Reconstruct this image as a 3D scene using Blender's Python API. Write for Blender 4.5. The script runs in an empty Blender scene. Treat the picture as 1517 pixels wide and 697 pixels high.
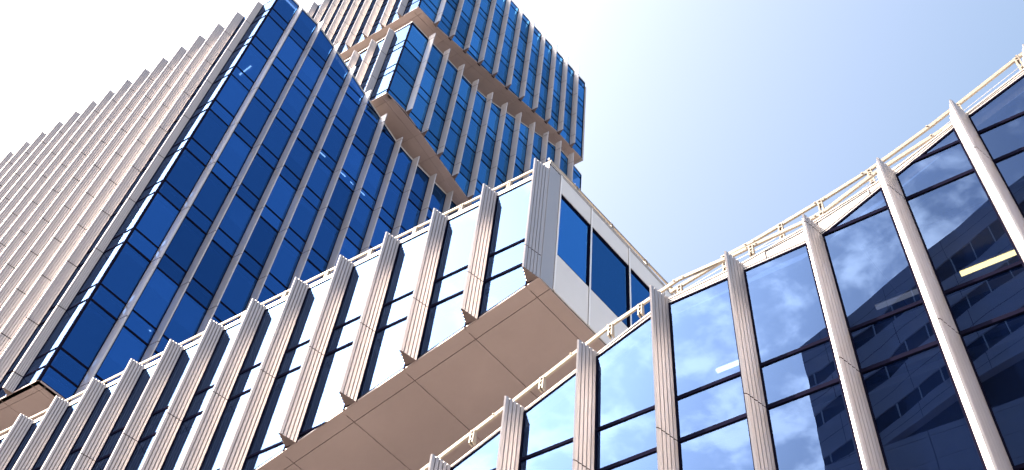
import bpy, bmesh, math, random
from mathutils import Vector, Matrix
random.seed(7)
S = 1.12            # metres per layout unit
H = 1.6             # eye height
SC = bpy.context.scene
C = SC.collection

# ------------------------------------------------------------------ camera
cam_d = bpy.data.cameras.new('camera'); cam = bpy.data.objects.new('camera', cam_d); C.objects.link(cam)
RX = Vector((0.84889661, 0.52363108, 0.07200725)).normalized()
UP = Vector((0.40241423, -0.72860203, 0.55425794)); UP = (UP - RX * UP.dot(RX)).normalized()
FW = Vector((-0.34269132, 0.44153094, 0.82922439)); FW = (FW - RX * FW.dot(RX) - UP * FW.dot(UP)).normalized()
m = Matrix((RX, UP, -FW)).transposed().to_4x4(); m.translation = (0, 0, H)
cam.matrix_world = m
cam_d.sensor_width = 36; cam_d.lens = 1707.3 / 1517 * 36; cam_d.clip_start = 0.1; cam_d.clip_end = 6000
SC.camera = cam

# ------------------------------------------------------------------ light
SUN_AZ, SUN_EL = math.radians(180 + 58), math.radians(50)   # azimuth clockwise from +Y
w = bpy.data.worlds.new('World'); SC.world = w; w.use_nodes = True
nt = w.node_tree; nt.nodes.clear()
def N(t, **k):
    n = nt.nodes.new(t)
    for a, b in k.items(): setattr(n, a, b)
    return n
def L(a, b): nt.links.new(a, b)
def math_(op, a, b=None, clamp=False):
    n = N('ShaderNodeMath', operation=op, use_clamp=clamp)
    for i, v in enumerate((a, b)):
        if v is None: continue
        if isinstance(v, (int, float)): n.inputs[i].default_value = v
        else: L(v, n.inputs[i])
    return n.outputs[0]
sky = N('ShaderNodeTexSky', sky_type='NISHITA', sun_disc=False)
sky.sun_elevation = SUN_EL; sky.sun_rotation = SUN_AZ
sky.altitude = 0; sky.air_density = 1.0; sky.dust_density = 1.6; sky.ozone_density = 1.0
tc = N('ShaderNodeTexCoord'); sep = N('ShaderNodeSeparateXYZ'); L(tc.outputs['Generated'], sep.inputs[0])
zc = math_('MAXIMUM', sep.outputs[2], 0.08)
cx = math_('DIVIDE', sep.outputs[0], zc); cy = math_('DIVIDE', sep.outputs[1], zc)
cmb = N('ShaderNodeCombineXYZ'); L(cx, cmb.inputs[0]); L(cy, cmb.inputs[1])
n1 = N('ShaderNodeTexNoise'); n1.inputs['Scale'].default_value = 14; n1.inputs['Detail'].default_value = 9; n1.inputs['Roughness'].default_value = 0.58; n1.inputs['Distortion'].default_value = 0.15
L(cmb.outputs[0], n1.inputs['Vector'])
n2 = N('ShaderNodeTexNoise'); n2.inputs['Scale'].default_value = 4.0; n2.inputs['Detail'].default_value = 3
L(cmb.outputs[0], n2.inputs['Vector'])
mr = N('ShaderNodeMapRange'); mr.interpolation_type = 'SMOOTHSTEP'
L(math_('ADD', n1.outputs['Fac'], math_('MULTIPLY', math_('SUBTRACT', n2.outputs['Fac'], 0.5), 0.5)), mr.inputs['Value'])
mr.inputs['From Min'].default_value = 0.43; mr.inputs['From Max'].default_value = 0.68
mr.inputs['To Max'].default_value = 1.0
south = N('ShaderNodeMapRange'); south.interpolation_type = 'SMOOTHSTEP'; L(math_('MULTIPLY', sep.outputs[1], -1.0), south.inputs['Value'])   # a bank of cloud in the southern half of the sky
south.inputs['From Min'].default_value = 0.2; south.inputs['From Max'].default_value = 0.5
cm = math_('MULTIPLY', mr.outputs[0], south.outputs[0])
veil = N('ShaderNodeMixRGB'); veil.inputs[0].default_value = 0.40; L(sky.outputs[0], veil.inputs[1]); veil.inputs[2].default_value = (2.0, 2.4, 2.35, 1)   # thin high haze
sdir = (math.sin(SUN_AZ) * math.cos(SUN_EL), math.cos(SUN_AZ) * math.cos(SUN_EL), math.sin(SUN_EL))
dp = N('ShaderNodeVectorMath', operation='DOT_PRODUCT'); L(tc.outputs['Generated'], dp.inputs[0]); dp.inputs[1].default_value = sdir
gl_ = math_('POWER', math_('MAXIMUM', dp.outputs['Value'], 0.0), 15.0)      # hazy aureole round the sun
gv = N('ShaderNodeVectorMath', operation='SCALE'); gv.inputs[0].default_value = (52, 49, 46); L(gl_, gv.inputs['Scale'])
lb = math_('POWER', math_('MAXIMUM', dp.outputs['Value'], 0.0), 3.0)        # broad forward scatter of the haze
lv = N('ShaderNodeVectorMath', operation='SCALE'); lv.inputs[0].default_value = (3.7, 3.1, 3.0); L(lb, lv.inputs['Scale'])
vs_ = N('ShaderNodeVectorMath', operation='MULTIPLY'); vs_.inputs[1].default_value = (0.59, 0.70, 0.83); L(veil.outputs[0], vs_.inputs[0])
g0 = N('ShaderNodeVectorMath', operation='ADD'); L(vs_.outputs[0], g0.inputs[0]); L(lv.outputs[0], g0.inputs[1])
ga = N('ShaderNodeVectorMath', operation='ADD'); L(g0.outputs[0], ga.inputs[0]); L(gv.outputs[0], ga.inputs[1])
mix = N('ShaderNodeMixRGB', blend_type='ADD'); L(cm, mix.inputs[0]); L(ga.outputs[0], mix.inputs[1]); mix.inputs[2].default_value = (15, 12, 9, 1)
bg = N('ShaderNodeBackground'); bg.inputs['Strength'].default_value = 0.05; L(mix.outputs[0], bg.inputs[0])
wo = N('ShaderNodeOutputWorld'); L(bg.outputs[0], wo.inputs[0])

sd = bpy.data.lights.new('sun', 'SUN'); sd.energy = 2.35; sd.angle = math.radians(0.53); sd.color = (1, 0.77, 0.55)
so = bpy.data.objects.new('sun', sd); C.objects.link(so)
sv = Vector((math.sin(SUN_AZ) * math.cos(SUN_EL), math.cos(SUN_AZ) * math.cos(SUN_EL), math.sin(SUN_EL)))
so.rotation_euler = sv.to_track_quat('Z', 'Y').to_euler(); so.location = sv * 200

vs = SC.view_settings
SC.display_settings.display_device = 'sRGB'; vs.view_transform = 'Standard'; vs.look = 'None'; vs.gamma = 1; vs.use_curve_mapping = False
vs.exposure = 3.0
SC.cycles.max_bounces = 7; SC.cycles.diffuse_bounces = 4; SC.cycles.glossy_bounces = 4; SC.cycles.transparent_max_bounces = 12
SC.cycles.sample_clamp_indirect = 6; SC.cycles.caustics_reflective = True; SC.cycles.caustics_refractive = False
SC.cycles.use_denoising = True

# ------------------------------------------------------------------ materials
def new_mat(name):
    mt = bpy.data.materials.new(name); mt.use_nodes = True
    return mt, mt.node_tree, mt.node_tree.nodes['Principled BSDF']
def plain(name, col, rough=0.5, metal=0.0, noise=0.06, nscale=1.5, streak=False, coat=0.0, bump=0.0):
    mt, t, b = new_mat(name)
    b.inputs['Roughness'].default_value = rough; b.inputs['Metallic'].default_value = metal
    if coat: b.inputs['Coat Weight'].default_value = coat
    tcn = t.nodes.new('ShaderNodeTexCoord'); mp = t.nodes.new('ShaderNodeMapping')
    t.links.new(tcn.outputs['Object'], mp.inputs[0])
    if streak: mp.inputs['Scale'].default_value = (2.5, 2.5, 0.3)
    nz = t.nodes.new('ShaderNodeTexNoise'); nz.inputs['Scale'].default_value = nscale; nz.inputs['Detail'].default_value = 6; nz.inputs['Roughness'].default_value = 0.65
    t.links.new(mp.outputs[0], nz.inputs['Vector'])
    r = t.nodes.new('ShaderNodeMapRange'); r.inputs['From Min'].default_value = 0.3; r.inputs['From Max'].default_value = 0.7
    r.inputs['To Min'].default_value = 1 - noise; r.inputs['To Max'].default_value = 1 + noise
    t.links.new(nz.outputs['Fac'], r.inputs['Value'])
    oi = t.nodes.new('ShaderNodeObjectInfo')
    r2 = t.nodes.new('ShaderNodeMapRange'); r2.inputs['To Min'].default_value = 1 - noise * .6; r2.inputs['To Max'].default_value = 1 + noise * .6
    t.links.new(oi.outputs['Random'], r2.inputs['Value'])
    ml = t.nodes.new('ShaderNodeMath'); ml.operation = 'MULTIPLY'; t.links.new(r.outputs[0], ml.inputs[0]); t.links.new(r2.outputs[0], ml.inputs[1])
    vm = t.nodes.new('ShaderNodeVectorMath'); vm.operation = 'SCALE'; vm.inputs[0].default_value = col; t.links.new(ml.outputs[0], vm.inputs['Scale'])
    t.links.new(vm.outputs[0], b.inputs['Base Color'])
    rr = t.nodes.new('ShaderNodeMapRange'); rr.inputs['To Min'].default_value = max(0.05, rough - .03); rr.inputs['To Max'].default_value = rough + .03
    t.links.new(nz.outputs['Fac'], rr.inputs['Value']); t.links.new(rr.outputs[0], b.inputs['Roughness'])
    if bump:
        bp = t.nodes.new('ShaderNodeBump'); bp.inputs['Strength'].default_value = bump; bp.inputs['Distance'].default_value = 0.01
        t.links.new(nz.outputs['Fac'], bp.inputs['Height']); t.links.new(bp.outputs[0], b.inputs['Normal'])
    return mt
def glass(name, tint, refl, body, through, vary=0.34):
    """coated facade glass: a mirror coat over tinted, partly see-through glass"""
    mt = bpy.data.materials.new(name); mt.use_nodes = True; t = mt.node_tree; t.nodes.clear()
    o = t.nodes.new('ShaderNodeOutputMaterial')
    g = t.nodes.new('ShaderNodeBsdfGlossy'); g.inputs['Roughness'].default_value = 0.0; g.inputs['Color'].default_value = (*tint, 1)
    tr = t.nodes.new('ShaderNodeBsdfTransparent'); tr.inputs['Color'].default_value = (*through, 1)
    df = t.nodes.new('ShaderNodeBsdfDiffuse'); df.inputs['Color'].default_value = (*body, 1)
    m0 = t.nodes.new('ShaderNodeMixShader'); m0.inputs[0].default_value = 0.3; t.links.new(tr.outputs[0], m0.inputs[1]); t.links.new(df.outputs[0], m0.inputs[2])
    lw = t.nodes.new('ShaderNodeLayerWeight'); lw.inputs['Blend'].default_value = 0.35
    mr_ = t.nodes.new('ShaderNodeMapRange'); mr_.inputs['To Min'].default_value = refl * 0.8; mr_.inputs['To Max'].default_value = min(1, refl * 1.7)
    t.links.new(lw.outputs['Facing'], mr_.inputs['Value'])
    m1 = t.nodes.new('ShaderNodeMixShader'); t.links.new(mr_.outputs[0], m1.inputs[0]); t.links.new(m0.outputs[0], m1.inputs[1]); t.links.new(g.outputs[0], m1.inputs[2])
    oi = t.nodes.new('ShaderNodeObjectInfo'); rm = t.nodes.new('ShaderNodeMapRange'); rm.inputs['To Min'].default_value = 1 - vary; rm.inputs['To Max'].default_value = 1 + vary; t.links.new(oi.outputs['Random'], rm.inputs['Value'])
    vm = t.nodes.new('ShaderNodeVectorMath'); vm.operation = 'SCALE'; vm.inputs[0].default_value = tint; t.links.new(rm.outputs[0], vm.inputs['Scale']); t.links.new(vm.outputs[0], g.inputs['Color'])
    # faint roller-wave of toughened glass
    tcn = t.nodes.new('ShaderNodeTexCoord'); nz = t.nodes.new('ShaderNodeTexNoise'); nz.inputs['Scale'].default_value = 0.9; nz.inputs['Detail'].default_value = 1
    t.links.new(tcn.outputs['Object'], nz.inputs['Vector'])
    bp = t.nodes.new('ShaderNodeBump'); bp.inputs['Strength'].default_value = 0.25; bp.inputs['Distance'].default_value = 0.004
    t.links.new(nz.outputs['Fac'], bp.inputs['Height']); t.links.new(bp.outputs[0], g.inputs['Normal'])
    t.links.new(m1.outputs[0], o.inputs[0])
    return mt
def emit(name, col, st):
    mt, t, b = new_mat(name); b.inputs['Base Color'].default_value = (*col, 1)
    b.inputs['Emission Color'].default_value = (*col, 1); b.inputs['Emission Strength'].default_value = st
    return mt
M_FIN = plain('fin_aluminium', (0.415, 0.395, 0.40), 0.42, 0.6, 0.035, 1.0, streak=True)
M_GAP = plain('joint_shadow_gap', (0.012, 0.011, 0.013), 0.9)
M_FRAME = plain('dark_mullion', (0.008, 0.008, 0.020), 0.7, 0.0); M_FRAME.node_tree.nodes['Principled BSDF'].inputs['Specular IOR Level'].default_value = 0.0
M_CAP = plain('fin_end_cap', (0.17, 0.13, 0.125), 0.6)
M_WHITE = plain('white_coated_metal', (0.42, 0.40, 0.385), 0.45, 0.0, 0.04)
M_PANEL = plain('pale_grey_panel', (0.62, 0.62, 0.62), 0.4, 0.0, 0.03)
M_SOFF = plain('soffit_panel', (0.385, 0.305, 0.29), 0.45, 0.0, 0.09, 0.45)
M_RAIL = plain('cream_rail_paint', (0.26, 0.23, 0.19), 0.6, 0.0, 0.04)
M_DARK = plain('dark_interior', (0.06, 0.06, 0.07), 0.8)
M_CEIL = plain('ceiling_interior', (0.34, 0.36, 0.40), 0.8)
M_ROOF = plain('roof_membrane', (0.30, 0.29, 0.27), 0.8)
M_WALL = plain('rear_cladding', (0.35, 0.33, 0.32), 0.6)
M_CABLE = plain('steel_cable', (0.45, 0.45, 0.45), 0.3, 0.8)
M_SEAM = plain('corner_trim', (0.80, 0.80, 0.80), 0.3, 0.1, 0.02)
G_TOWER = glass('blue_tower_glass', (0.065, 0.235, 0.64), 0.45, (0.006, 0.03, 0.12), (0.16, 0.32, 0.62))
G_UPPER = glass('upper_tower_glass', (0.10, 0.37, 0.80), 0.45, (0.006, 0.03, 0.12), (0.16, 0.32, 0.62))
G_FRONT = glass('front_glass', (0.095, 0.155, 0.29), 0.42, (0.004, 0.012, 0.06), (0.30, 0.36, 0.5), 0.06)
G_END = glass('end_glass', (0.09, 0.34, 0.80), 0.45, (0.006, 0.03, 0.13), (0.08, 0.16, 0.4))
M_TUBE = emit('warm_tube_lamp', (1.0, 0.70, 0.22), 1.8)
M_TUBEW = emit('white_tube_lamp', (1.0, 0.97, 0.9), 0.7)
M_TUBEUNLIT = emit('unlit_tube_faint_glow', (0.9, 0.85, 0.8), 0.10)  # unlit tube: faint emission stands in for room light falling on it
M_TUBEOFF = plain('lamp_casing', (0.75, 0.74, 0.7), 0.4)

# ------------------------------------------------------------------ mesh helpers
def W(x, y, z): return Vector((x * S, y * S, z * S + H))
class MB:
    def __init__(s): s.v = []; s.f = []; s.m = []
    def add(s, vs_, fs, mi=0):
        b = len(s.v); s.v += list(vs_)
        for f in fs: s.f.append([b + i for i in f]); s.m.append(mi)
    def prism(s, A, B, mi=0):            # two matching rings
        n = len(A)
        s.add(A + B, [list(range(n))[::-1], list(range(n, 2 * n))] + [[i, (i + 1) % n, n + (i + 1) % n, n + i] for i in range(n)], mi)
    def bar(s, a, b, wd, ht, up=Vector((0, 0, 1)), mi=0):   # square bar between points (world)
        d = (b - a).normalized(); sx = d.cross(up).normalized(); uz = sx.cross(d).normalized()
        r = [(-1, -1), (1, -1), (1, 1), (-1, 1)]
        s.prism([a + sx * (p * wd / 2) + uz * (q * ht / 2) for p, q in r], [b + sx * (p * wd / 2) + uz * (q * ht / 2) for p, q in r], mi)
    def build(s, name, mats, parent=None, origin=None):
        if not s.v: return None
        o0 = origin if origin is not None else s.v[0].copy()
        me = bpy.data.meshes.new(name); me.from_pydata([tuple(p - o0) for p in s.v], [], s.f)
        for q in (mats if isinstance(mats, (list, tuple)) else [mats]): me.materials.append(q)
        for p, mi in zip(me.polygons, s.m): p.material_index = mi
        bm = bmesh.new(); bm.from_mesh(me); bmesh.ops.recalc_face_normals(bm, faces=bm.faces); bm.to_mesh(me); bm.free()
        o = bpy.data.objects.new(name, me); C.objects.link(o)
        if parent is not None:
            o.parent = parent; o.location = o0 - world_loc(parent)
        else: o.location = o0
        return o
def world_loc(o):
    v = Vector(o.location)
    while o.parent: o = o.parent; v += Vector(o.location)
    return v
def thing(name, label, cat, loc, group=None):
    o = bpy.data.objects.new(name, None); C.objects.link(o); o.location = loc; o.empty_display_size = 0.5
    o['label'] = label; o['category'] = cat
    if group: o['group'] = group
    return o

YD = Vector((0.1504, 0.98863, 0)); XN = Vector((0.98863, -0.1504, 0))
class Face:
    """a facade: s runs along it, d outwards from the glass, z up"""
    def __init__(s, ox, oy, u, n): s.o = Vector((ox, oy, 0)); s.u = u; s.n = n
    def P(s, a, d, z):
        p = s.o + s.u * a + s.n * d; return W(p.x, p.y, z)
def FX(x0, y): return Face(x0, y, Vector((1, 0, 0)), Vector((0, -1, 0)))
def FT(x0, y): return Face(x0, y, YD, XN)
def prof(pts):
    def f(s):
        if s <= pts[0][0]: return pts[0][1]
        for (a, za), (b, zb) in zip(pts, pts[1:]):
            if s <= b: return za + (zb - za) * (s - a) / (b - a)
        return pts[-1][1]
    f.pts = pts
    return f
def clip(poly, f, keep):
    out = []
    for i in range(len(poly)):
        p, q = poly[i], poly[(i + 1) % len(poly)]
        ip, iq = keep * f(*p) >= -1e-6, keep * f(*q) >= -1e-6
        if ip: out.append(p)
        if ip != iq:
            a, b = f(*p), f(*q); t = a / (a - b); out.append((p[0] + (q[0] - p[0]) * t, p[1] + (q[1] - p[1]) * t))
    return out
def area(p): return abs(sum(p[i][0] * p[(i + 1) % len(p)][1] - p[(i + 1) % len(p)][0] * p[i][1] for i in range(len(p)))) / 2 if len(p) > 2 else 0
def cut(rect, zb, zt, sa, sb, mt=0.0, mb=0.0):
    s0, s1, z0, z1 = rect
    if z1 <= z0 or s1 <= s0: return []
    lt = lambda s, z: (zt(sa) + (zt(sb) - zt(sa)) * (s - sa) / (sb - sa) - mt) - z
    lb = lambda s, z: z - (zb(sa) + (zb(sb) - zb(sa)) * (s - sa) / (sb - sa) + mb)
    p = clip([(s0, z0), (s1, z0), (s1, z1), (s0, z1)], lt, 1)
    if len(p) > 2: p = clip(p, lb, 1)
    return p if area(p) > 0.004 else []
def fprism(mb, F, poly, d0, d1, mi=0): mb.prism([F.P(s, d0, z) for s, z in poly], [F.P(s, d1, z) for s, z in poly], mi)

SP = 0.84     # spandrel height
FR_HEAVY = None
M_BLIND = plain('roller_blind', (0.55, 0.55, 0.52), 0.9)
def window(parent, F, sa, sb, z0, z1, zb, zt, gl, fmb=None, pmb=None, tilt=0.0012, sp=SP, dbl=True, bw=.045):
    """one storey of one bay: spandrel light below, tall light above, dark bars"""
    own = fmb is None
    if gl in (G_TOWER, G_UPPER): tilt = 0.006
    if own: fmb, pmb = MB(), MB()
    zs = z0 + sp
    bw = .034; dd = .02; dbl = False
    rects = [(sa, sb, z0 - bw, z0 + bw), (sa, sb, zs - bw * .9, zs + bw * .9)]
    for r in rects:
        p = cut(r, zb, zt, sa, sb)
        if p: fprism(fmb, F, p, -.05, dd)
    if dbl:
        p = cut((sa, sb, z0 - .012, z0 + .012), zb, zt, sa, sb)
        if p: fprism(fmb, F, p, .047, .062)
    for r in [(sa, sa + .028, z0 + .046, zs - .041), (sa, sa + .028, zs + .041, z1 - .046), (sb - .028, sb, z0 + .046, zs - .041), (sb - .028, sb, zs + .041, z1 - .046)]:
        p = cut(r, zb, zt, sa, sb)
        if p: fprism(fmb, F, p, -.05, .02)
    for r in [(sa + .028, sb - .028, z0 + .04, zs - .035), (sa + .028, sb - .028, zs + .035, z1 - .04)]:
        p = cut(r, zb, zt, sa, sb)
        if p:
            a, b = random.uniform(-tilt, tilt), random.uniform(-tilt, tilt)
            sm, zm = (sa + sb) / 2, (r[2] + r[3]) / 2
            pmb.add([F.P(s, a * (s - sm) + b * (z - zm), z) for s, z in p], [list(range(len(p)))])
    if own:
        if not pmb.v or max((p_ - pmb.v[0]).length for p_ in pmb.v) < .5: return None
        o = fmb.build('window', M_FRAME, parent)
        if o is None: return None
        pmb.build('pane', gl, o)
        if gl in (G_TOWER, G_UPPER) and random.random() < .4:
            zl = z1 - random.choice([.35, .6, .9, 1.4, 2.2])
            p = cut((sa + .04, sb - .04, zl, z1 - .05), zb, zt, sa, sb)
            if p: bl = MB(); fprism(bl, F, p, -.12, -.11); bl.build('roller_blind', M_BLIND, o)
        return o

def fin_profile(kind):
    # (along, out); the side turned to the camera first
    if kind == 'x': base, apex, apex2, base2 = (0, 0), (-.12, .355), (-.132, .355), (-.245, 0)
    elif kind == 'c': base, apex, apex2, base2 = (0, 0), (-.10, .31), (-.115, .31), (-.245, 0)
    elif kind == 'l': base, apex, apex2, base2 = (0, 0), (-.12, .41), (-.135, .41), (-.245, 0)
    else: base, apex, apex2, base2 = (0, 0), (.065, .42), (.095, .42), (.245, 0)
    pts = []
    def side(p, q, nrm, n=5, dp=-.022):
        L_ = math.dist(p, q); g = .011 / L_
        for k in range(n):
            t0, t1 = k / n, (k + 1) / n
            e = .009
            def at(t, off): return (p[0] + (q[0] - p[0]) * t + nrm[0] * off, p[1] + (q[1] - p[1]) * t + nrm[1] * off)
            pts.append(at(t0 + (g if k else 0), e)); pts.append(at(t1 - g, 0.003)); 
            if k < n - 1: pts.append(at(t1, dp))
    def nrm(p, q, sgn):
        L_ = math.dist(p, q); return (sgn * (q[1] - p[1]) / L_, -sgn * (q[0] - p[0]) / L_)
    if kind in 'xlc':
        side(base, apex, nrm(base, apex, 1)); side(apex2, base2, nrm(apex2, base2, 1), 5, -.006)
    else:
        side(base, apex, nrm(base, apex, -1)); side(apex2, base2, nrm(apex2, base2, -1), 5, -.006)
    return pts
PRO = {k: fin_profile(k) for k in 'xlct'}
def fin_mesh(F, kind, s0, z0, z1, joints, nm='facade_fin', parent=None):
    gp = .022 if z1 > 30 else .011; mb = MB(); pro = PRO[kind]; zs = [z0] + [j for j in joints if z0 + .15 < j < z1 - .15] + [z1]
    for i in range(len(zs) - 1):
        a = zs[i] + (gp if i else 0); b = zs[i + 1] - (gp if i < len(zs) - 2 else 0)
        mb.prism([F.P(s0 + p[0], p[1] + .004, a) for p in pro], [F.P(s0 + p[0], p[1] + .004, b) for p in pro], 0)
        mb.m[-len(pro) - 2] = 2
        if i:
            cxm = sum(p[0] for p in pro) / len(pro)
            mb.prism([F.P(s0 + cxm + (p[0] - cxm) * .9, p[1] * .93 + .004, zs[i] - gp + .0002) for p in pro], [F.P(s0 + cxm + (p[0] - cxm) * .9, p[1] * .93 + .004, zs[i] + gp - .0002) for p in pro], 1)
    return mb.build(nm, [M_FIN, M_GAP, M_CAP], parent, origin=F.P(s0, 0, z0))

def band(mb, F, pts, h0, h1, d0, d1, mi=0):
    """a strip that follows a profile: from profile+h0 to profile+h1"""
    for (a, za), (b, zb) in zip(pts, pts[1:]):
        mb.prism([F.P(a, d0, za + h0), F.P(a, d1, za + h0), F.P(a, d1, za + h1), F.P(a, d0, za + h1)],
                 [F.P(b, d0, zb + h0), F.P(b, d1, zb + h0), F.P(b, d1, zb + h1), F.P(b, d0, zb + h1)], mi)
def fascia(parent, F, pts, extra=0.12, name='parapet'):
    mb = MB()
    band(mb, F, pts, -.03, 0, -.05, .015, 1)
    band(mb, F, pts, .003, extra - .03, -.12, .012, 0)
    band(mb, F, pts, extra - .03, extra - .014, -.12, .005, 1)
    band(mb, F, pts, extra - .011, extra + .02, -.25, .018, 0)
    return mb.build(name, [M_WHITE, M_FRAME], parent)
def railing(parent, F, pts, posts, d=-.08, h=.30, zp=None, cables=True, thick=.036, drop=.22):
    """top rail along pts (s,z of the rail), plate posts below it"""
    rl = MB()
    for (a, za), (b, zb) in zip(pts, pts[1:]): rl.bar(F.P(a, d, za), F.P(b, d, zb), thick * S, .072 * S)
    for (a, za) in pts[1:-1]:
        for k in (-1, 1):      # bolted splice at each bend
            q = F.P(a + .08 * k, d + thick / 2 + .006, za - .005); rl.prism([q + Vector((math.cos(t), 0, math.sin(t))) * .018 for t in [i * math.pi / 4 for i in range(8)]], [q + F.n * .012 + Vector((math.cos(t), 0, math.sin(t))) * .018 for t in [i * math.pi / 4 for i in range(8)]], 0)
    o = rl.build('roof_railing', [M_RAIL], parent)
    f = prof(pts)
    for s in posts:
        pm = MB(); z = f(s); zl = z - h
        for k in (-.028, .028):
            pm.prism([F.P(s + k - .012, d - .05, zl), F.P(s + k + .012, d - .05, zl), F.P(s + k + .012, d + .045, zl), F.P(s + k - .012, d + .045, zl)],
                     [F.P(s + k - .012, d - .035, z + .01), F.P(s + k + .012, d - .035, z + .01), F.P(s + k + .012, d + .035, z + .01), F.P(s + k - .012, d + .035, z + .01)])
        for zz in (z - .03, z - .11, zl + .07):
            q = F.P(s, d + .05, zz); pm.prism([q + F.u * (.02 * math.cos(t)) + Vector((0, 0, .02 * math.sin(t))) for t in [i * math.pi / 3 for i in range(6)]], [q - F.n * .1 + F.u * (.02 * math.cos(t)) + Vector((0, 0, .02 * math.sin(t))) for t in [i * math.pi / 3 for i in range(6)]])
        pm.build('post', [M_RAIL], o)
    if cables:
        cb = MB()
        for (a, za), (b, zb) in zip(pts, pts[1:]):
            cb.bar(F.P(a, d, za - h * .6), F.P(b, d, zb - h * .6), .008, .008)
        cb.build('cable', [M_CABLE], o)
    return o

class Block:
    """plan coordinates: a along the front (to the left negative), t back along the side"""
    def __init__(s, root, cx_, cy_): s.r = root; s.c = Vector((cx_, cy_, 0))
    def P(s, a, t, z):
        p = s.c + Vector((a, 0, 0)) + YD * t; return W(p.x, p.y, z)
    def hexa(s, mb, a0, a1, t0, t1, z0, z1, mi=0):
        mb.prism([s.P(a0, t0, z0), s.P(a1, t0, z0), s.P(a1, t1, z0), s.P(a0, t1, z0)], [s.P(a0, t0, z1), s.P(a1, t0, z1), s.P(a1, t1, z1), s.P(a0, t1, z1)], mi)
    def sheet(s, mb, As, Ts, zf, th=.03, gap=.007, mi=0):
        for a0, a1 in zip(As, As[1:]):
            for t0, t1 in zip(Ts, Ts[1:]):
                q = [(a0 + gap, t0 + gap), (a1 - gap, t0 + gap), (a1 - gap, t1 - gap), (a0 + gap, t1 - gap)]
                mb.prism([s.P(a, t, zf(a, t)) for a, t in q], [s.P(a, t, zf(a, t) + th) for a, t in q], mi)
    def soffit(s, As, Ts, zf, name='soffit'):
        mb = MB(); s.sheet(mb, As, Ts, zf, mi=0)
        s.sheet(mb, As, Ts, lambda a, t: zf(a, t) + .034, th=.06, gap=-.0005, mi=1)
        return mb.build(name, [M_SOFF, M_GAP], s.r)
    def roof(s, As, Ts, zf):
        mb = MB(); s.sheet(mb, As, Ts, lambda a, t: zf(a, t) - .25, th=.12, gap=0, mi=0); return mb.build('roof', [M_ROOF], s.r)
    def slab(s, z, a0, a1, t0, t1):
        mb = MB()
        s.hexa(mb, a0, a1, t0, t1, z + .02, z + SP - .05, 1)
        s.hexa(mb, a0 + .1, a1 - .1, t0 + .1, t1 - .1, z - .11, z + .018, 0)     # suspended ceiling below the slab
        return mb.build('floor_slab', [M_CEIL, M_DARK], s.r)
    def core(s, a0, a1, t0, t1, z0, z1):
        mb = MB(); s.hexa(mb, a0, a1, t0, t1, z0, z1, 0); return mb.build('core_wall', [M_CORE], s.r)
M_CORE = plain('core_plaster', (0.16, 0.17, 0.20), 0.8)

def facade(blk, F, bays, zs, zb, zt, gl, own=True, dbl=True):
    stuff_f, stuff_p = MB(), MB()
    for (sa, sb) in bays:
        lo = min(zb(sa), zb(sb)); hi = max(zt(sa), zt(sb))
        for z0, z1 in zip(zs, zs[1:]):
            if z1 <= lo or z0 >= hi - .03: continue
            if own: window(blk.r, F, sa, sb, z0, z1, zb, zt, gl, dbl=dbl)
            else: window(blk.r, F, sa, sb, z0, z1, zb, zt, gl, stuff_f, stuff_p, dbl=dbl)
    if not own:
        o = stuff_f.build('window', M_FRAME, blk.r); o['kind'] = 'stuff'
        p = stuff_p.build('pane', gl, o); p['kind'] = 'stuff'

def sill(parent, F, pts, h=.06, name='bottom_trim'):
    mb = MB(); band(mb, F, pts, -.0, h, -.12, .012, 0); band(mb, F, pts, h + .002, h + .03, -.05, .01, 1)
    return mb.build(name, [M_SOFF, M_FRAME], parent)

# ------------------------------------------------------------------ ground
g = MB(); g.add([Vector((-3000, -3000, 0)), Vector((3000, -3000, 0)), Vector((3000, 3000, 0)), Vector((-3000, 3000, 0))], [[0, 1, 2, 3]])
M_GROUND = plain('grey_paving', (0.072, 0.07, 0.072), 0.8, 0, 0.12, 0.4)
go = g.build('ground', [M_GROUND]); go['kind'] = 'structure'
GZ = -H / S

# ================================================================== right glass wing (front)
rw = thing('office_wing', 'glass wing at the right, reflecting clouds, with a roof line climbing in folds', 'building', W(-1, 14, GZ))
FR = FX(0, 10.0); FR_HEAVY = FR; B = Block(rw, 8.6, 10.0)
XR = [-12.16, -10.9, -9.64, -8.36, -7.08, -5.80, -4.52, -3.24, -1.96, -0.68, 0.60, 1.88, 3.16, 4.44, 5.72, 7.0, 8.28]
ztR = prof([(-13.4, 10.15), (-8.36, 12.69), (-7.08, 13.31), (-5.80, 13.92), (-4.52, 14.49), (-3.24, 14.51), (-2.2, 14.53), (-1.96, 14.56), (-.92, 15.11), (-.68, 15.24), (.36, 15.80), (.60, 15.93), (1.6, 16.38), (3.0, 17.0), (8.3, 19.2)])
ftR = [(-13.4, 10.27), (-4.52, 14.60), (-3.24, 14.70), (-2.17, 14.93), (-.92, 15.28), (-.3, 15.58), (.36, 15.90), (.6, 16.02), (1.6, 16.50), (3.0, 17.12), (8.3, 19.32)]
ZR = [GZ + .3, 2.0, 5.15, 8.3, 11.43, 14.56, 17.7, 20.8]
zbR = prof([(-14, GZ + .3), (9, GZ + .3)])
bays = [(x + .0, x2 - .245) for x, x2 in zip(XR, XR[1:])]
facade(B, FR, bays, ZR, zbR, ztR, G_FRONT)
for i, x in enumerate(XR):
    top = {-4.52: 14.64, -3.24: 14.68, -1.96: 14.76, -7.08: 13.42, -5.80: 14.05, -.68: 15.36, .60: 16.02, 1.88: 16.62}.get(x, prof(ftR)(x) + .03)
    fin_mesh(FR, 'x', x, GZ + .15, top, ZR, parent=rw)
mb = MB()      # strip of glass wall hidden behind each fin root
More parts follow.
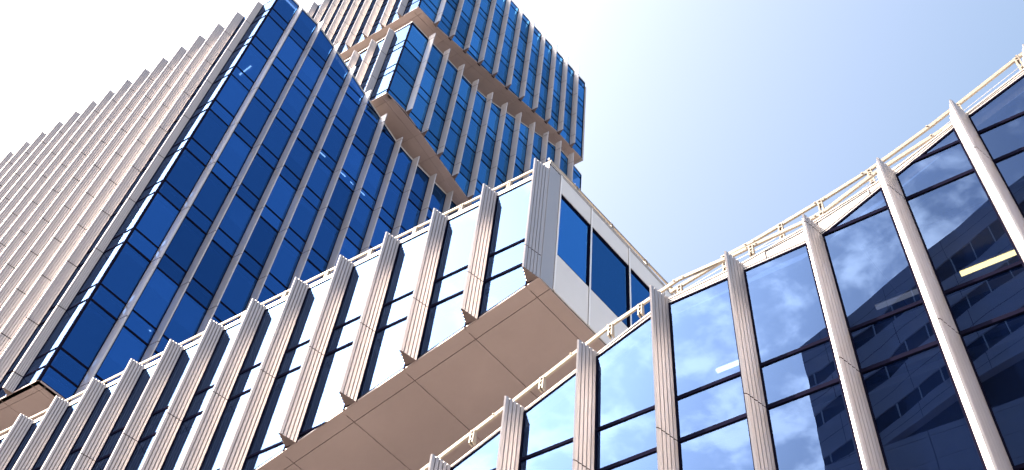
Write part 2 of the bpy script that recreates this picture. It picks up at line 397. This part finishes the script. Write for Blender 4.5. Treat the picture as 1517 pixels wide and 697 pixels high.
for x in XR:
    mb.prism([FR.P(x - .245, -.05, GZ), FR.P(x, -.05, GZ), FR.P(x, -.05, ztR(x)), FR.P(x - .245, -.05, ztR(x - .245))], [FR.P(x - .245, .0, GZ), FR.P(x, .0, GZ), FR.P(x, .0, ztR(x)), FR.P(x - .245, .0, ztR(x - .245))])
mb.build('fin_backing', [M_FRAME], rw)
# fascia: follows the glass head, with folded white panels where the roof line splits
mb = MB()
gh = ztR.pts; ft = prof(ftR)
ss = sorted(set([p[0] for p in gh] + [p[0] for p in ftR]))
for a, b in zip(ss, ss[1:]):
    def ring(s):
        return [FR.P(s, -.15, ztR(s) + .003), FR.P(s, .012, ztR(s) + .003), FR.P(s, .012, ft(s) - .03), FR.P(s, -.15, ft(s) - .03)]
    mb.prism(ring(a), ring(b), 0)
band(mb, FR, gh, -.035, 0, -.05, .015, 1)
band(mb, FR, gh, .040, .050, .0125, .015, 1)
band(mb, FR, ftR, -.029, -.014, -.15, .006, 1)
band(mb, FR, ftR, -.013, .02, -.3, .018, 0)
for s in (-2.86, -1.99, -1.12):
    mb.prism([FR.P(s, .0125, ztR(s) + .06), FR.P(s + .012, .0125, ztR(s) + .06), FR.P(s + .012, .0125, ft(s) - .05), FR.P(s, .0125, ft(s) - .05)], [FR.P(s, .017, ztR(s) + .06), FR.P(s + .012, .017, ztR(s) + .06), FR.P(s + .012, .017, ft(s) - .05), FR.P(s, .017, ft(s) - .05)], 1)
band(mb, FR, [(-2.85, 14.74), (-2.14, 14.85), (-1.99, 14.90), (-1.14, 15.16)], -.006, .006, .0125, .017, 1)
mb.build('parapet', [M_WHITE, M_FRAME], rw)
# rails
railing(rw, FR, [(-13, 10.85), (-8.96, 12.96), (-7.6, 13.60), (-6.2, 14.30), (-5.53, 14.62), (-4.33, 15.05), (-3.52, 15.06)], [-9.3, -8.04, -6.80, -5.56, -5.02], d=-.03, h=.28, cables=False)
railing(rw, FR, [(-4.50, 14.84), (-3.52, 15.08), (-3.07, 15.12), (-1.92, 15.17), (-.95, 15.62), (.09, 15.93), (.5, 16.05)], [-4.33, -3.08, -1.90], d=-.05, h=.26)
railing(rw, FR, [(-3.52 * 1.03, 15.08 * 1.03), (-3.07 * 1.03, 15.14 * 1.03), (-1.86 * 1.03, 15.43 * 1.03), (-1.05 * 1.03, 15.66 * 1.03), (.09 * 1.03, 16.14 * 1.03), (.59 * 1.03, 16.39 * 1.03), (1.71 * 1.03, 16.95 * 1.03), (3.4, 18.1), (8, 20.3)], [-3.52 * 1.03, -2.62, -1.92, -1.05, .56, 1.66, 3.2, 5], d=-.30, h=.42)
Wd = lambda a: ztR(a + 8.6)
for z, a0 in ((11.43, -19.0), (8.3, -21.5), (5.15, -21.5), (14.56, -10.3)):
    B.slab(z, a0, -.3, .18 if z < 14 else .5, 5.5)
AR = [-22, -17, -14.4, -13.12, -11, -9.5, -8.0, -5.6, -.1]
B.roof(AR, [.15, 6], lambda a, t: ztR(a + 8.6))
B.core(-22, -.2, 3.0, 3.2, GZ, 9.9); B.core(-14, -.2, 3.0, 3.2, 9.92, 14.2)
mb = MB()
for a, b in zip(AR, AR[1:]): mb.prism([B.P(a, 6.0, GZ), B.P(a, 6.2, GZ), B.P(a, 6.2, Wd(a)), B.P(a, 6.0, Wd(a))], [B.P(b, 6.0, GZ), B.P(b, 6.2, GZ), B.P(b, 6.2, Wd(b)), B.P(b, 6.0, Wd(b))])
mb.prism([B.P(-22.2, .05, GZ), B.P(-22.0, .05, GZ), B.P(-22.0, 6.2, GZ), B.P(-22.2, 6.2, GZ)], [B.P(-22.2, .05, 9.9), B.P(-22.0, .05, 9.9), B.P(-22.0, 6.2, 9.9), B.P(-22.2, 6.2, 9.9)])
mb.prism([B.P(-.1, .05, GZ), B.P(.1, .05, GZ), B.P(.1, 6.2, GZ), B.P(-.1, 6.2, GZ)], [B.P(-.1, .05, 19.2), B.P(.1, .05, 19.2), B.P(.1, 6.2, 19.2), B.P(-.1, 6.2, 19.2)])
mb.build('rear_wall', [M_WALL], rw)

# ================================================================== cantilevered wing (middle)
mw = thing('office_wing', 'cantilevered wing with white mirror windows, a pale soffit and a blue glazed end', 'building', W(-16, 15, 9))
CX, CY = -7.04, 10.02
FM = FX(0, CY); FE = FT(CX, CY); B = Block(mw, CX, CY)
XM = [CX - 1.2675 * k for k in range(0, 15)][::-1]
zbM = prof([(-26, 16.88 - .353 * 18.96), (CX, 16.88)])
ztM = prof([(-26, 20.67), (CX, 20.67)])
ZM = [8.2, 11.35, 14.45, 17.58, 20.72]
bays = [(x, x2 - .245) for x, x2 in zip(XM, XM[1:])]
facade(B, FM, bays, ZM, zbM, ztM, G_FRONT)
for x in XM: fin_mesh(FM, 'x', x, zbM(x) + .0, 20.80, ZM, parent=mw)
mb = MB()
for x in XM[:-1]:
    mb.prism([FM.P(x - .245, -.05, zbM(x - .245)), FM.P(x, -.05, zbM(x)), FM.P(x, -.05, 20.6), FM.P(x - .245, -.05, 20.6)], [FM.P(x - .245, 0, zbM(x - .245)), FM.P(x, 0, zbM(x)), FM.P(x, 0, 20.6), FM.P(x - .245, 0, 20.6)])
mb.build('fin_backing', [M_FRAME], mw)
fascia(mw, FM, [(-25, 20.67), (CX + .0, 20.67)], .115)
sill(mw, FM, [(-25, zbM(-25)), (CX, zbM(CX))], .03)
railing(mw, FM, [(-25, 21.10), (-7.0, 21.10)], [CX - 1.0 - 1.225 * k for k in range(14)], d=-.03, h=.28, cables=False)
# glazed end wall
mb = MB()      # corrugated return beside the corner
for k in range(4):
    a, b = .02 + k * .088, .02 + (k + 1) * .088 - .009
    mb.prism([FE.P(a, .0, 16.9), FE.P(b, .0, 16.9), FE.P(b, .022, 16.9), FE.P(a, .012, 16.9)], [FE.P(a, .0, 20.965), FE.P(b, .0, 20.965), FE.P(b, .022, 20.965), FE.P(a, .012, 20.965)])
mb.prism([FE.P(.0, -.06, 16.9), FE.P(.37, -.06, 16.9), FE.P(.37, .0005, 16.9), FE.P(.0, .0005, 16.9)], [FE.P(.0, -.06, 20.965), FE.P(.37, -.06, 20.965), FE.P(.37, .0005, 20.965), FE.P(.0, .0005, 20.965)])
mb.build('corner_cladding', [M_FIN], mw)
SE = [.385, 1.42, 2.74, 4.06, 5.38, 6.7]
for a, b in zip(SE, SE[1:]):
    for z0, z1 in ((16.92, 18.10), (20.33, 20.97)):
        mb = MB(); mb.prism([FE.P(a + .025, -.05, z0), FE.P(b - .025, -.05, z0), FE.P(b - .025, -.05, z1), FE.P(a + .025, -.05, z1)], [FE.P(a + .025, .02, z0), FE.P(b - .025, .02, z0), FE.P(b - .025, .02, z1), FE.P(a + .025, .02, z1)])
        mb.build('cladding_panel', [M_PANEL], mw)
    f_ = MB()
    for z0, z1 in ((18.102, 18.14), (20.29, 20.328)):
        f_.prism([FE.P(a + .02, -.05, z0), FE.P(b - .02, -.05, z0), FE.P(b - .02, -.05, z1), FE.P(a + .02, -.05, z1)], [FE.P(a + .02, .01, z0), FE.P(b - .02, .01, z0), FE.P(b - .02, .01, z1), FE.P(a + .02, .01, z1)])
    for q0, q1 in ((a + .02, a + .032), (b - .032, b - .02)):
        f_.prism([FE.P(q0, -.05, 18.13), FE.P(q1, -.05, 18.13), FE.P(q1, -.05, 20.3), FE.P(q0, -.05, 20.3)], [FE.P(q0, -.0, 18.13), FE.P(q1, -.0, 18.13), FE.P(q1, -.0, 20.3), FE.P(q0, -.0, 20.3)])
    o = f_.build('window', [M_FRAME], mw)
    p_ = MB(); p_.add([FE.P(a + .02, -.02, 18.13), FE.P(b - .02, -.02 + random.uniform(-.003, .003), 18.13), FE.P(b - .02, -.02, 20.3), FE.P(a + .02, -.02, 20.3)], [[0, 1, 2, 3]])
    p_.build('pane', [G_END], o)
for s in SE:
    mb = MB(); mb.prism([FE.P(s - .018, -.05, 16.92), FE.P(s + .018, -.05, 16.92), FE.P(s + .018, .04, 16.92), FE.P(s - .018, .04, 16.92)], [FE.P(s - .018, -.05, 20.97), FE.P(s + .018, -.05, 20.97), FE.P(s + .018, .04, 20.97), FE.P(s - .018, .04, 20.97)])
    for q in (-.022, .0185): mb.prism([FE.P(s + q, -.05, 16.92), FE.P(s + q + .0035, -.05, 16.92), FE.P(s + q + .0035, .025, 16.92), FE.P(s + q, .025, 16.92)], [FE.P(s + q, -.05, 20.97), FE.P(s + q + .0035, -.05, 20.97), FE.P(s + q + .0035, .025, 20.97), FE.P(s + q, .025, 20.97)], 1)
    mb.build('mullion', [M_SEAM, M_FRAME], mw)
mb = MB()
band(mb, FE, [(.0, 20.985), (6.8, 20.985)], 0, .04, -.2, .025, 0); band(mb, FE, [(0, 21.027), (6.8, 21.027)], 0, .014, -.2, .012, 1); band(mb, FE, [(0, 21.043), (6.8, 21.043)], 0, .035, -.25, .03, 0)
band(mb, FE, [(0, 20.972), (6.8, 20.972)], 0, .011, -.2, .02, 1)
mb.build('parapet', [M_WHITE, M_FRAME], mw)
railing(mw, FE, [(-.0, 21.22), (.93, 21.27), (2.16, 21.30), (3.45, 21.33), (4.5, 21.38), (6.8, 21.45)], [.93, 2.16, 3.42, 4.4, 5.6], d=-.03, h=.2, cables=False)
AM = [-18.1] + [CX_ for CX_ in [-.26 - 1.28 * k - .0 for k in range(13, -1, -1)]] + [0]
zfM = lambda a, t: 16.88 + .353 * a
B.soffit(AM, [0, .31, 6.6], zfM)
B.roof([-18, -.15], [.15, 6.5], lambda a, t: 20.9)
B.slab(17.58, -12.0, -.35, .18, 6); B.slab(14.45, -17.9, -7.3, .18, 6); B.slab(11.35, -17.9, -16.1, .18, 6)
B.core(-17.8, -2.6, 3.4, 3.6, 17.0, 20.6)
mb = MB()
mb.prism([B.P(-18.1, 6.6, zfM(-18.1, 0)), B.P(0, 6.6, 16.9), B.P(0, 6.6, 20.9), B.P(-18.1, 6.6, 20.9)], [B.P(-18.1, 6.8, zfM(-18.1, 0)), B.P(0, 6.8, 16.9), B.P(0, 6.8, 20.9), B.P(-18.1, 6.8, 20.9)])
B.hexa(mb, -18.3, -18.1, .0, 6.8, 10.4, 20.9); B.hexa(mb, -17.9, -14, 1.2, 6.3, GZ, 10.6)
mb.build('rear_wall', [M_WALL], mw)

# ================================================================== tower: lower block
tb = thing('tower_block', 'largest lowest tower block, beige fins on its left face, deep blue side', 'building', W(-35, 20, GZ))
TX, TY = -25.08, 10.75
FL = FX(TX, TY); FTT = FT(TX, TY); B = Block(tb, TX, TY)
ZT = [22.07] + [25.37 + 3.304 * k for k in range(11)]
s_f = [1.14 + 1.325 * k for k in range(12)]
ztT = prof([(-.2, 54.92), (1.14, 54.92), (2.46, 54.96), (3.79, 54.47), (5.1, 53.84), (6.43, 53.2), (7.76, 52.55), (9.08, 51.94), (10.4, 51.76), (17, 51.7)])
zbT = prof([(-.1, 24.65), (18, 24.65)])
bT = [(0.03, s_f[0])] + [(a + .245, b) for a, b in zip(s_f, s_f[1:])]
facade(B, FTT, bT[:6], ZT, zbT, ztT, G_TOWER); facade(B, FTT, bT[6:], ZT[4:], zbT, ztT, G_TOWER); facade(B, FTT, bT[6:], ZT[:5], zbT, ztT, G_TOWER, own=False)
for s in s_f: fin_mesh(FTT, 't', s, 24.65, ztT(s) + .12, ZT, parent=tb)
aL = [-1.06 - 1.271 * k for k in range(22)]
flL = prof([(-32, 24.65), (0, 24.65)]); ztL = prof([(-32, 53.9), (-1, 54.2), (0, 54.3)])
facade(B, FL, [(aL[0], -.05)], ZT, flL, ztL, G_FRONT)
facade(B, FL, [(b, a - .245) for a, b in zip(aL, aL[1:])], ZT, flL, ztL, G_FRONT, own=False)
for s in aL: fin_mesh(FL, 'c' if s == aL[0] else 'l', s, 24.65, ztL(s) + .05, [z + .0 for z in ZT], parent=tb)
mb = MB()
for s in aL: mb.prism([FL.P(s - .245, -.05, 24.7), FL.P(s, -.05, 24.7), FL.P(s, -.05, 53.8), FL.P(s - .245, -.05, 53.8)], [FL.P(s - .245, 0, 24.7), FL.P(s, 0, 24.7), FL.P(s, 0, 53.8), FL.P(s - .245, 0, 53.8)])
for s in s_f: mb.prism([FTT.P(s + .245, -.05, 24.7), FTT.P(s, -.05, 24.7), FTT.P(s, -.05, ztT(s)), FTT.P(s + .245, -.05, ztT(s + .245))], [FTT.P(s + .245, 0, 24.7), FTT.P(s, 0, 24.7), FTT.P(s, 0, ztT(s)), FTT.P(s + .245, 0, ztT(s + .245))])
mb.build('fin_backing', [M_FRAME], tb)
mb = MB(); mb.prism([FTT.P(-.02, .0, 24.66), FTT.P(.028, .0, 24.66), FTT.P(.028, .035, 24.66), FTT.P(-.02, .035, 24.66)], [FTT.P(-.02, .0, 54.9), FTT.P(.028, .0, 54.9), FTT.P(.028, .035, 54.9), FTT.P(-.02, .035, 54.9)])
mb.build('corner_trim', [M_FRAME], tb); mb = MB(); mb.prism([FL.P(-.05, -.03, 24.66), FL.P(.02, -.03, 24.66), FL.P(.02, .03, 24.66), FL.P(-.05, .03, 24.66)], [FL.P(-.05, -.03, 54.3), FL.P(.02, -.03, 54.3), FL.P(.02, .03, 54.3), FL.P(-.05, .03, 54.3)])
mb.build('corner_trim', [M_FRAME], tb)
pT = [p for p in ztT.pts if p[0] > -.1]; pT = [(0, 54.92)] + pT
fascia(tb, FTT, pT, .13); fascia(tb, FL, [(-28, 53.95), (0, 54.3)], .1)
sill(tb, FTT, [(0, 24.65), (17, 24.65)], .05); sill(tb, FL, [(-28, 24.65), (0, 24.65)], .05)
railing(tb, FTT, [(0, 55.35)] + [(s, z + .45) for s, z in pT[1:]], [s + .6 for s in s_f[:11]], d=-.25, h=.4, cables=True, thick=.034)
B.soffit([-28] + [-.33 - 1.28 * k for k in range(21, -1, -1)] + [0], [0, .31, 5, 10, 14.6], lambda a, t: 24.65)
B.roof([-27.9, -.15], [.15, 2.4, 3.7, 5, 6.4, 7.7, 9, 14.6], lambda a, t: min(ztT(t), 54.75))
for k in range(8): B.slab(ZT[1 + k], -27.8, -.2, .2, 14.4)
B.slab(ZT[9], -27.8, -.2, .2, 8.6)
B.core(-25, -3.6, 3.6, 12.5, 24.8, 51)
mb = MB(); B.hexa(mb, -28, .0, 14.6, 14.8, 24.65, 51.5); B.hexa(mb, -28.2, -28, 0, 14.8, 24.65, 53.7); B.hexa(mb, -26, -6, 2, 13, GZ, 24.6)
mb.build('rear_wall', [M_WALL], tb)

# ================================================================== tower: middle block
def tower_top(root, cxx, cyy, zbs, zts, zbl, ztl, Zs, s0, ds, ns, a0, da, na, send, spike, left, hb, railp):
    B = Block(root, cxx, cyy); Fx = FX(cxx, cyy); Ft = FT(cxx, cyy)
    ss_ = [s0 + ds * k for k in range(ns)]
    bb = [(0.03, ss_[0])] + [(a + .245, b) for a, b in zip(ss_, ss_[1:])] + [(ss_[-1] + .245, send - .03)]
    facade(B, Ft, bb, Zs, zbs, zts, G_UPPER, dbl=False)
    for s in ss_: fin_mesh(Ft, 't', s, zbs(s), zts(s) + spike, Zs, parent=root)
    aa = [a0 - da * k for k in range(na)]
    facade(B, Fx, [(aa[0], -.04)] + [(b, a - .245) for a, b in zip(aa[:4], aa[1:5])], Zs, zbl, ztl, G_FRONT, dbl=False)
    if na > 5: facade(B, Fx, [(b, a - .245) for a, b in zip(aa[4:], aa[5:])], Zs, zbl, ztl, G_FRONT, own=False, dbl=False)
    for s in aa: fin_mesh(Fx, 'l', s, zbl(s), ztl(s) + .1, Zs, parent=root)
    mb = MB()
    for s in ss_: mb.prism([Ft.P(s + .245, -.05, zbs(s)), Ft.P(s, -.05, zbs(s)), Ft.P(s, -.05, zts(s)), Ft.P(s + .245, -.05, zts(s + .245))], [Ft.P(s + .245, 0, zbs(s)), Ft.P(s, 0, zbs(s)), Ft.P(s, 0, zts(s)), Ft.P(s + .245, 0, zts(s + .245))])
    for s in aa: mb.prism([Fx.P(s - .245, -.05, zbl(s)), Fx.P(s, -.05, zbl(s)), Fx.P(s, -.05, ztl(s)), Fx.P(s - .245, -.05, ztl(s))], [Fx.P(s - .245, 0, zbl(s)), Fx.P(s, 0, zbl(s)), Fx.P(s, 0, ztl(s)), Fx.P(s - .245, 0, ztl(s))])
    mb.build('fin_backing', [M_FRAME], root)
    for s, f0, f1 in ((0, zbs, zts), (send - .03, zbs, zts)):
        mb = MB(); mb.prism([Ft.P(s, -.04, f0(s)), Ft.P(s + .03, -.04, f0(s)), Ft.P(s + .03, .035, f0(s)), Ft.P(s, .035, f0(s))], [Ft.P(s, -.04, f1(s)), Ft.P(s + .03, -.04, f1(s)), Ft.P(s + .03, .035, f1(s)), Ft.P(s, .035, f1(s))])
        mb.build('corner_trim', [M_FRAME], root)
    pz = [p for p in zts.pts if 0 <= p[0] < send] + [(send, zts(send))]
    fascia(root, Ft, pz, .1); fascia(root, Fx, [(left, ztl(left)), (0, ztl(0))], .1)
    pb = [p for p in zbs.pts if 0 <= p[0] < send] + [(send, zbs(send))]
    sill(root, Ft, pb, .06); sill(root, Fx, [(left, zbl(left)), (0, zbl(0))], .06)
    if railp: railing(root, Ft, [(s, z + .42) for s, z in pz], [s + .65 for s in ss_], d=-.2, h=.38, cables=True, thick=.034)
    zf = lambda a, t: zbs(t) + (zbl(a) - zbl(0))
    B.soffit([left] + [-.42 - 1.6 * k for k in range(int((-left - .6) / 1.6), -1, -1)] + [0], [0, .42] + [s0 + ds * k * 1. for k in range(1, ns)] + [send], zf)
    B.roof([left, -.12], [.12] + [p[0] for p in pz[1:-1] if p[0] > .2] + [send - .1], lambda a, t: zts(t) - .05)
    return B
m2 = thing('tower_block', 'short tower block sandwiched between the lowest block and the overhanging top one', 'building', W(-28, 22, 53))
q = 1.78
zb2 = prof([(0, 30.17 * q), (.8 * q, 30.17 * q), (3.72 * q, 29.07 * q), (8.95 * q, 27.2 * q)])
zt2 = prof([(0, 35.36 * q), (3.05 * q, 35.40 * q), (3.78 * q, 35.58 * q), (6.2 * q, 36.75 * q), (7.78 * q, 37.5 * q), (8.95 * q, 37.3 * q)])
zbl2 = prof([(-20, 53.7), (0, 53.7)]); ztl2 = prof([(-20, 62.3), (-3.7, 62.35), (0, 62.94)])
Z2 = [(31.75 + 1.765 * k) * q for k in range(-3, 5)]
B2 = tower_top(m2, -23.25, 17.8, zb2, zt2, zbl2, ztl2, Z2, 1.42, 1.305, 11, -1.22, 1.25, 12, 8.93 * q, .5, -16, .4, True)
for k in range(1, 5): B2.slab(Z2[k], -15.8, -.2, .2 if k > 2 else .2, 15.6) if Z2[k] > 53.9 else None
B2.slab(Z2[5], -15.8, -.2, 9.5, 15.6)
B2.core(-14, -3.2, 3.4, 13.5, 53.9, 62)
mb = MB(); B2.hexa(mb, -16, 0, 15.9, 16.1, 48.5, 62.5); B2.hexa(mb, -16.2, -16, 0, 16.1, 53.7, 62.5); B2.hexa(mb, -13, -5, 2.5, 13, 51.2, 54.2)
mb.build('rear_wall', [M_WALL], m2)

# ================================================================== tower: top block
m3 = thing('tower_block', 'topmost overhanging tower block with a pale soffit and a beige finned front', 'building', W(-28, 22, 65))
zb3 = prof([(0, 36.60 * q), (.95 * q, 36.60 * q), (3.09 * q, 37.17 * q), (7.4 * q, 38.42 * q), (8.85 * q, 38.44 * q)])
zt3 = prof([(0, 44.62 * q), (8.9 * q, 44.92 * q)])
zbl3 = prof([(-20, 65.15 - 1.6), (0, 65.15)]); ztl3 = prof([(-20, 79.0), (0, 79.4)])
Z3 = [66.45 + 3.12 * k for k in range(-1, 6)]
B3 = tower_top(m3, -23.18, 17.8, zb3, zt3, zbl3, ztl3, Z3, 1.39, 1.305, 11, -1.17, 1.28, 14, 8.85 * q, .7, -18, .4, False)
for k in range(1, 5): B3.slab(Z3[k] + (0 if k > 1 else .0), -17.8, -.2, .2, 15.5 if k > 1 else 4.0)
B3.core(-16, -3.2, 3.4, 13.5, 68.8, 78.5)
mb = MB(); B3.hexa(mb, -18, 0, 15.76, 15.96, 68.4, 79.5); B3.hexa(mb, -18.2, -18, 0, 15.96, 63.8, 79); B3.hexa(mb, -13, -5, 2.5, 13, 62.4, 65.4)
mb.build('rear_wall', [M_WALL], m3)

# ================================================================== building across the square (seen mirrored in the glass)
ob = thing('ribbon_building', 'ribbon-windowed building with sloping bands, mirrored in the right wing glass', 'building', W(2, -18, GZ))
OY = -14.0
FO = Face(0, OY, Vector((1, 0, 0)), Vector((0, 1, 0)))
roofl = prof([(-9.0, 41.7), (-7.67, 42.35), (-6.56, 42.65), (-4.84, 43.69), (-3.04, 44.58), (-.73, 45.62), (1.2, 46.75), (2.94, 47.5), (8, 49.6), (14, 51)])
d1t = prof([(-9, 39.98), (-8.2, 40.15), (-7.64, 40.5), (-6.57, 41.1), (-5.6, 41.4), (-4.2, 42.5), (-1.9, 43.62), (1.3, 45.2), (3, 46), (8, 48), (14, 49)])
d1b = prof([(-9, 39.25), (-8.3, 39.25), (-7.5, 39.78), (-5.63, 40.6), (-2.1, 42.45), (-.4, 43.0), (1.33, 44.2), (3, 45), (8, 47), (14, 48)])
d2t = prof([(-9, 37.4), (-7.74, 38.15), (-6.5, 38.45), (-5.5, 38.85), (-4.5, 39.7), (-3.5, 40.2), (-1.5, 41.15), (-.3, 41.65), (3, 43.1), (8, 45), (14, 46)])
d2b = prof([(-9, 36.6), (-7.8, 37.05), (-6.5, 37.55), (-5.5, 37.95), (-4.6, 38.7), (-3.5, 39.2), (-1.5, 40.25), (-.3, 40.75), (3, 42.1), (8, 44), (14, 45)])
d3t = prof([(-9, 34.8), (-8.0, 35.2), (-6.44, 36.0), (-5.5, 36.45), (-4, 37.25), (-1.4, 38.5), (-.3, 38.95), (3, 40.3), (8, 42), (14, 43)])
d3b = prof([(-9, 34.36), (-8, 34.5), (-6.46, 35.15), (-5.5, 35.6), (-4, 36.4), (-1.4, 37.5), (-.3, 38.0), (3, 39.3), (8, 41), (14, 42)])
b3b = prof([(-9, 34.35), (-6.6, 34.35), (-2.3, 36.2), (-.24, 36.75), (3, 38.1), (8, 40), (14, 41)])
xs = [-9 + .25 * k for k in range(93)]
M_OPP = plain('opposite_cladding', (0.72, 0.67, 0.74), 0.5, 0, .04)
M_OPPM = plain('opposite_white_mullion', (0.9, 0.9, 0.88), 0.4, 0, .02)
M_OPPG = plain('opposite_ribbon_glass', (0.02, 0.03, 0.06), 0.1)
def strip(mb, lo, hi, d0, d1, mi=0):
    for a, b in zip(xs, xs[1:]):
        if hi(a) - lo(a) < .02 and hi(b) - lo(b) < .02: continue
        mb.prism([FO.P(a, d0, lo(a)), FO.P(a, d1, lo(a)), FO.P(a, d1, hi(a)), FO.P(a, d0, hi(a))], [FO.P(b, d0, lo(b)), FO.P(b, d1, lo(b)), FO.P(b, d1, hi(b)), FO.P(b, d0, hi(b))], mi)
for lo, hi in ((d1t, roofl), (d2t, d1b), (d3t, d2b), (b3b, d3b)):
    mb = MB(); strip(mb, lo, hi, -.4, 0)
    mid = prof([(x, lo(x) + (hi(x) - lo(x)) * .48) for x in xs]); mid2 = prof([(x, mid(x) + .025) for x in xs])
    strip(mb, mid, mid2, .001, .004, 1)
    for x in [-7.9, -4.73, -1.6, 1.6, 4.8, 8]:
        mb.prism([FO.P(x, .0, lo(x)), FO.P(x + .02, .0, lo(x)), FO.P(x + .02, 0, hi(x)), FO.P(x, 0, hi(x))], [FO.P(x, .005, lo(x)), FO.P(x + .02, .005, lo(x)), FO.P(x + .02, .005, hi(x)), FO.P(x, .005, hi(x))], 1)
    mb.build('cladding_band', [M_OPP, M_GAP], ob)
for i, (lo, hi) in enumerate(((d1b, d1t), (d2b, d2t), (d3b, d3t))):
    mb = MB(); strip(mb, lo, hi, -.5, -.06); o = mb.build('ribbon_window', [M_OPPG], ob)
    mb = MB()
    for k in range(-9, 15):
        x = k * 1.03 + [-.35, -.3, -.3][i] + .9
        if x < -8.95: continue
        mb.prism([FO.P(x, -.06, lo(x) + .03), FO.P(x + .055, -.06, lo(x) + .03), FO.P(x + .055, -.06, hi(x) - .03), FO.P(x, -.06, hi(x) - .03)], [FO.P(x, .03, lo(x) + .03), FO.P(x + .055, .03, lo(x) + .03), FO.P(x + .055, .03, hi(x) - .03), FO.P(x, .03, hi(x) - .03)])
    mb.build('mullion', [M_OPPM], o)
mb = MB()
for z0, z1 in ((34.02, 34.32), (32.85, 34.0), (31.6, 32.83), (29, 31.58), (26, 28.9), (20, 25.9), (GZ, 19.9)):
    for x0, x1 in ((-9, -4.75), (-4.72, 1.6), (1.63, 8), (8.03, 14)):
        mb.prism([FO.P(x0, -.4, z0), FO.P(x1, -.4, z0), FO.P(x1, -.4, z1), FO.P(x0, -.4, z1)], [FO.P(x0, .02, z0), FO.P(x1, .02, z0), FO.P(x1, .02, z1), FO.P(x0, .02, z1)])
mb.build('base_cladding', [M_OPP], ob)
mb = MB()
for a, b in zip(xs, xs[1:]):
    mb.prism([FO.P(a, -10, GZ), FO.P(a, -.52, GZ), FO.P(a, -.52, roofl(a) - .2), FO.P(a, -10, roofl(a) - .2)], [FO.P(b, -10, GZ), FO.P(b, -.52, GZ), FO.P(b, -.52, roofl(b) - .2), FO.P(b, -10, roofl(b) - .2)])
mb.build('wall', [M_DARK], ob)

# ================================================================== lamps behind the glass
def tube(a, b, mat, label, both=False, group='strip lights on the office ceilings', wd=.075):
    mid = (a + b) / 2
    t = thing('ceiling_light', label, 'ceiling light', mid, group)
    mb = MB(); mb.bar(a + Vector((0, 0, .05)), b + Vector((0, 0, .05)), wd * 1.3, .05); mb.build('casing', [M_TUBEOFF], t)
    mb = MB(); mb.bar(a, b, wd, .045); mb.build('lamp_tube', [mat], t)
tube(W(-4.38, 11.35, 14.2), W(-3.86, 11.35, 14.2), M_TUBEW, 'white strip light behind the glass right of the fin where the two wings meet')
tube(W(-1.74, 11.35, 14.2), W(-.95, 11.35, 14.2), M_TUBEUNLIT, 'unlit strip light behind the glass where the mirrored building begins')
tube(W(-.44, 11.35, 14.2), W(.62, 11.35, 14.2), M_TUBE, 'bright yellow strip light near the right edge of the photo')
tl = [((-26.56, 11.78, 48.38), (-25.74, 11.69, 48.38), 'small strip light near the top left corner of the blue tower side'),
      ((-25.7, 17.05, 48.38), (-25.63, 17.39, 48.38), 'tiny strip light, uppermost of the row high in the tower side'),
      ((-25.5, 18.41, 48.38), (-25.42, 18.79, 48.38), 'tiny strip light, second of the row high in the tower side'),
      ((-25.39, 19.16, 48.38), (-25.38, 19.37, 48.38), 'short strip light, third of the row high in the tower side'),
      ((-25.28, 19.81, 48.38), (-25.23, 20.16, 48.38), 'tiny strip light, lowest of the row high in the tower side'),
      ((-27.56, 14.21, 31.86), (-26.9, 14.14, 31.86), 'slanting strip light in a low tower bay above the finned wing'),
      ((-26.05, 14.04, 31.86), (-25.66, 14.0, 31.86), 'faint strip light right of the slanting one in the low tower bays')]
for a, b, lb in tl: tube(W(*a), W(*b), M_TUBEW, lb, wd=.07)
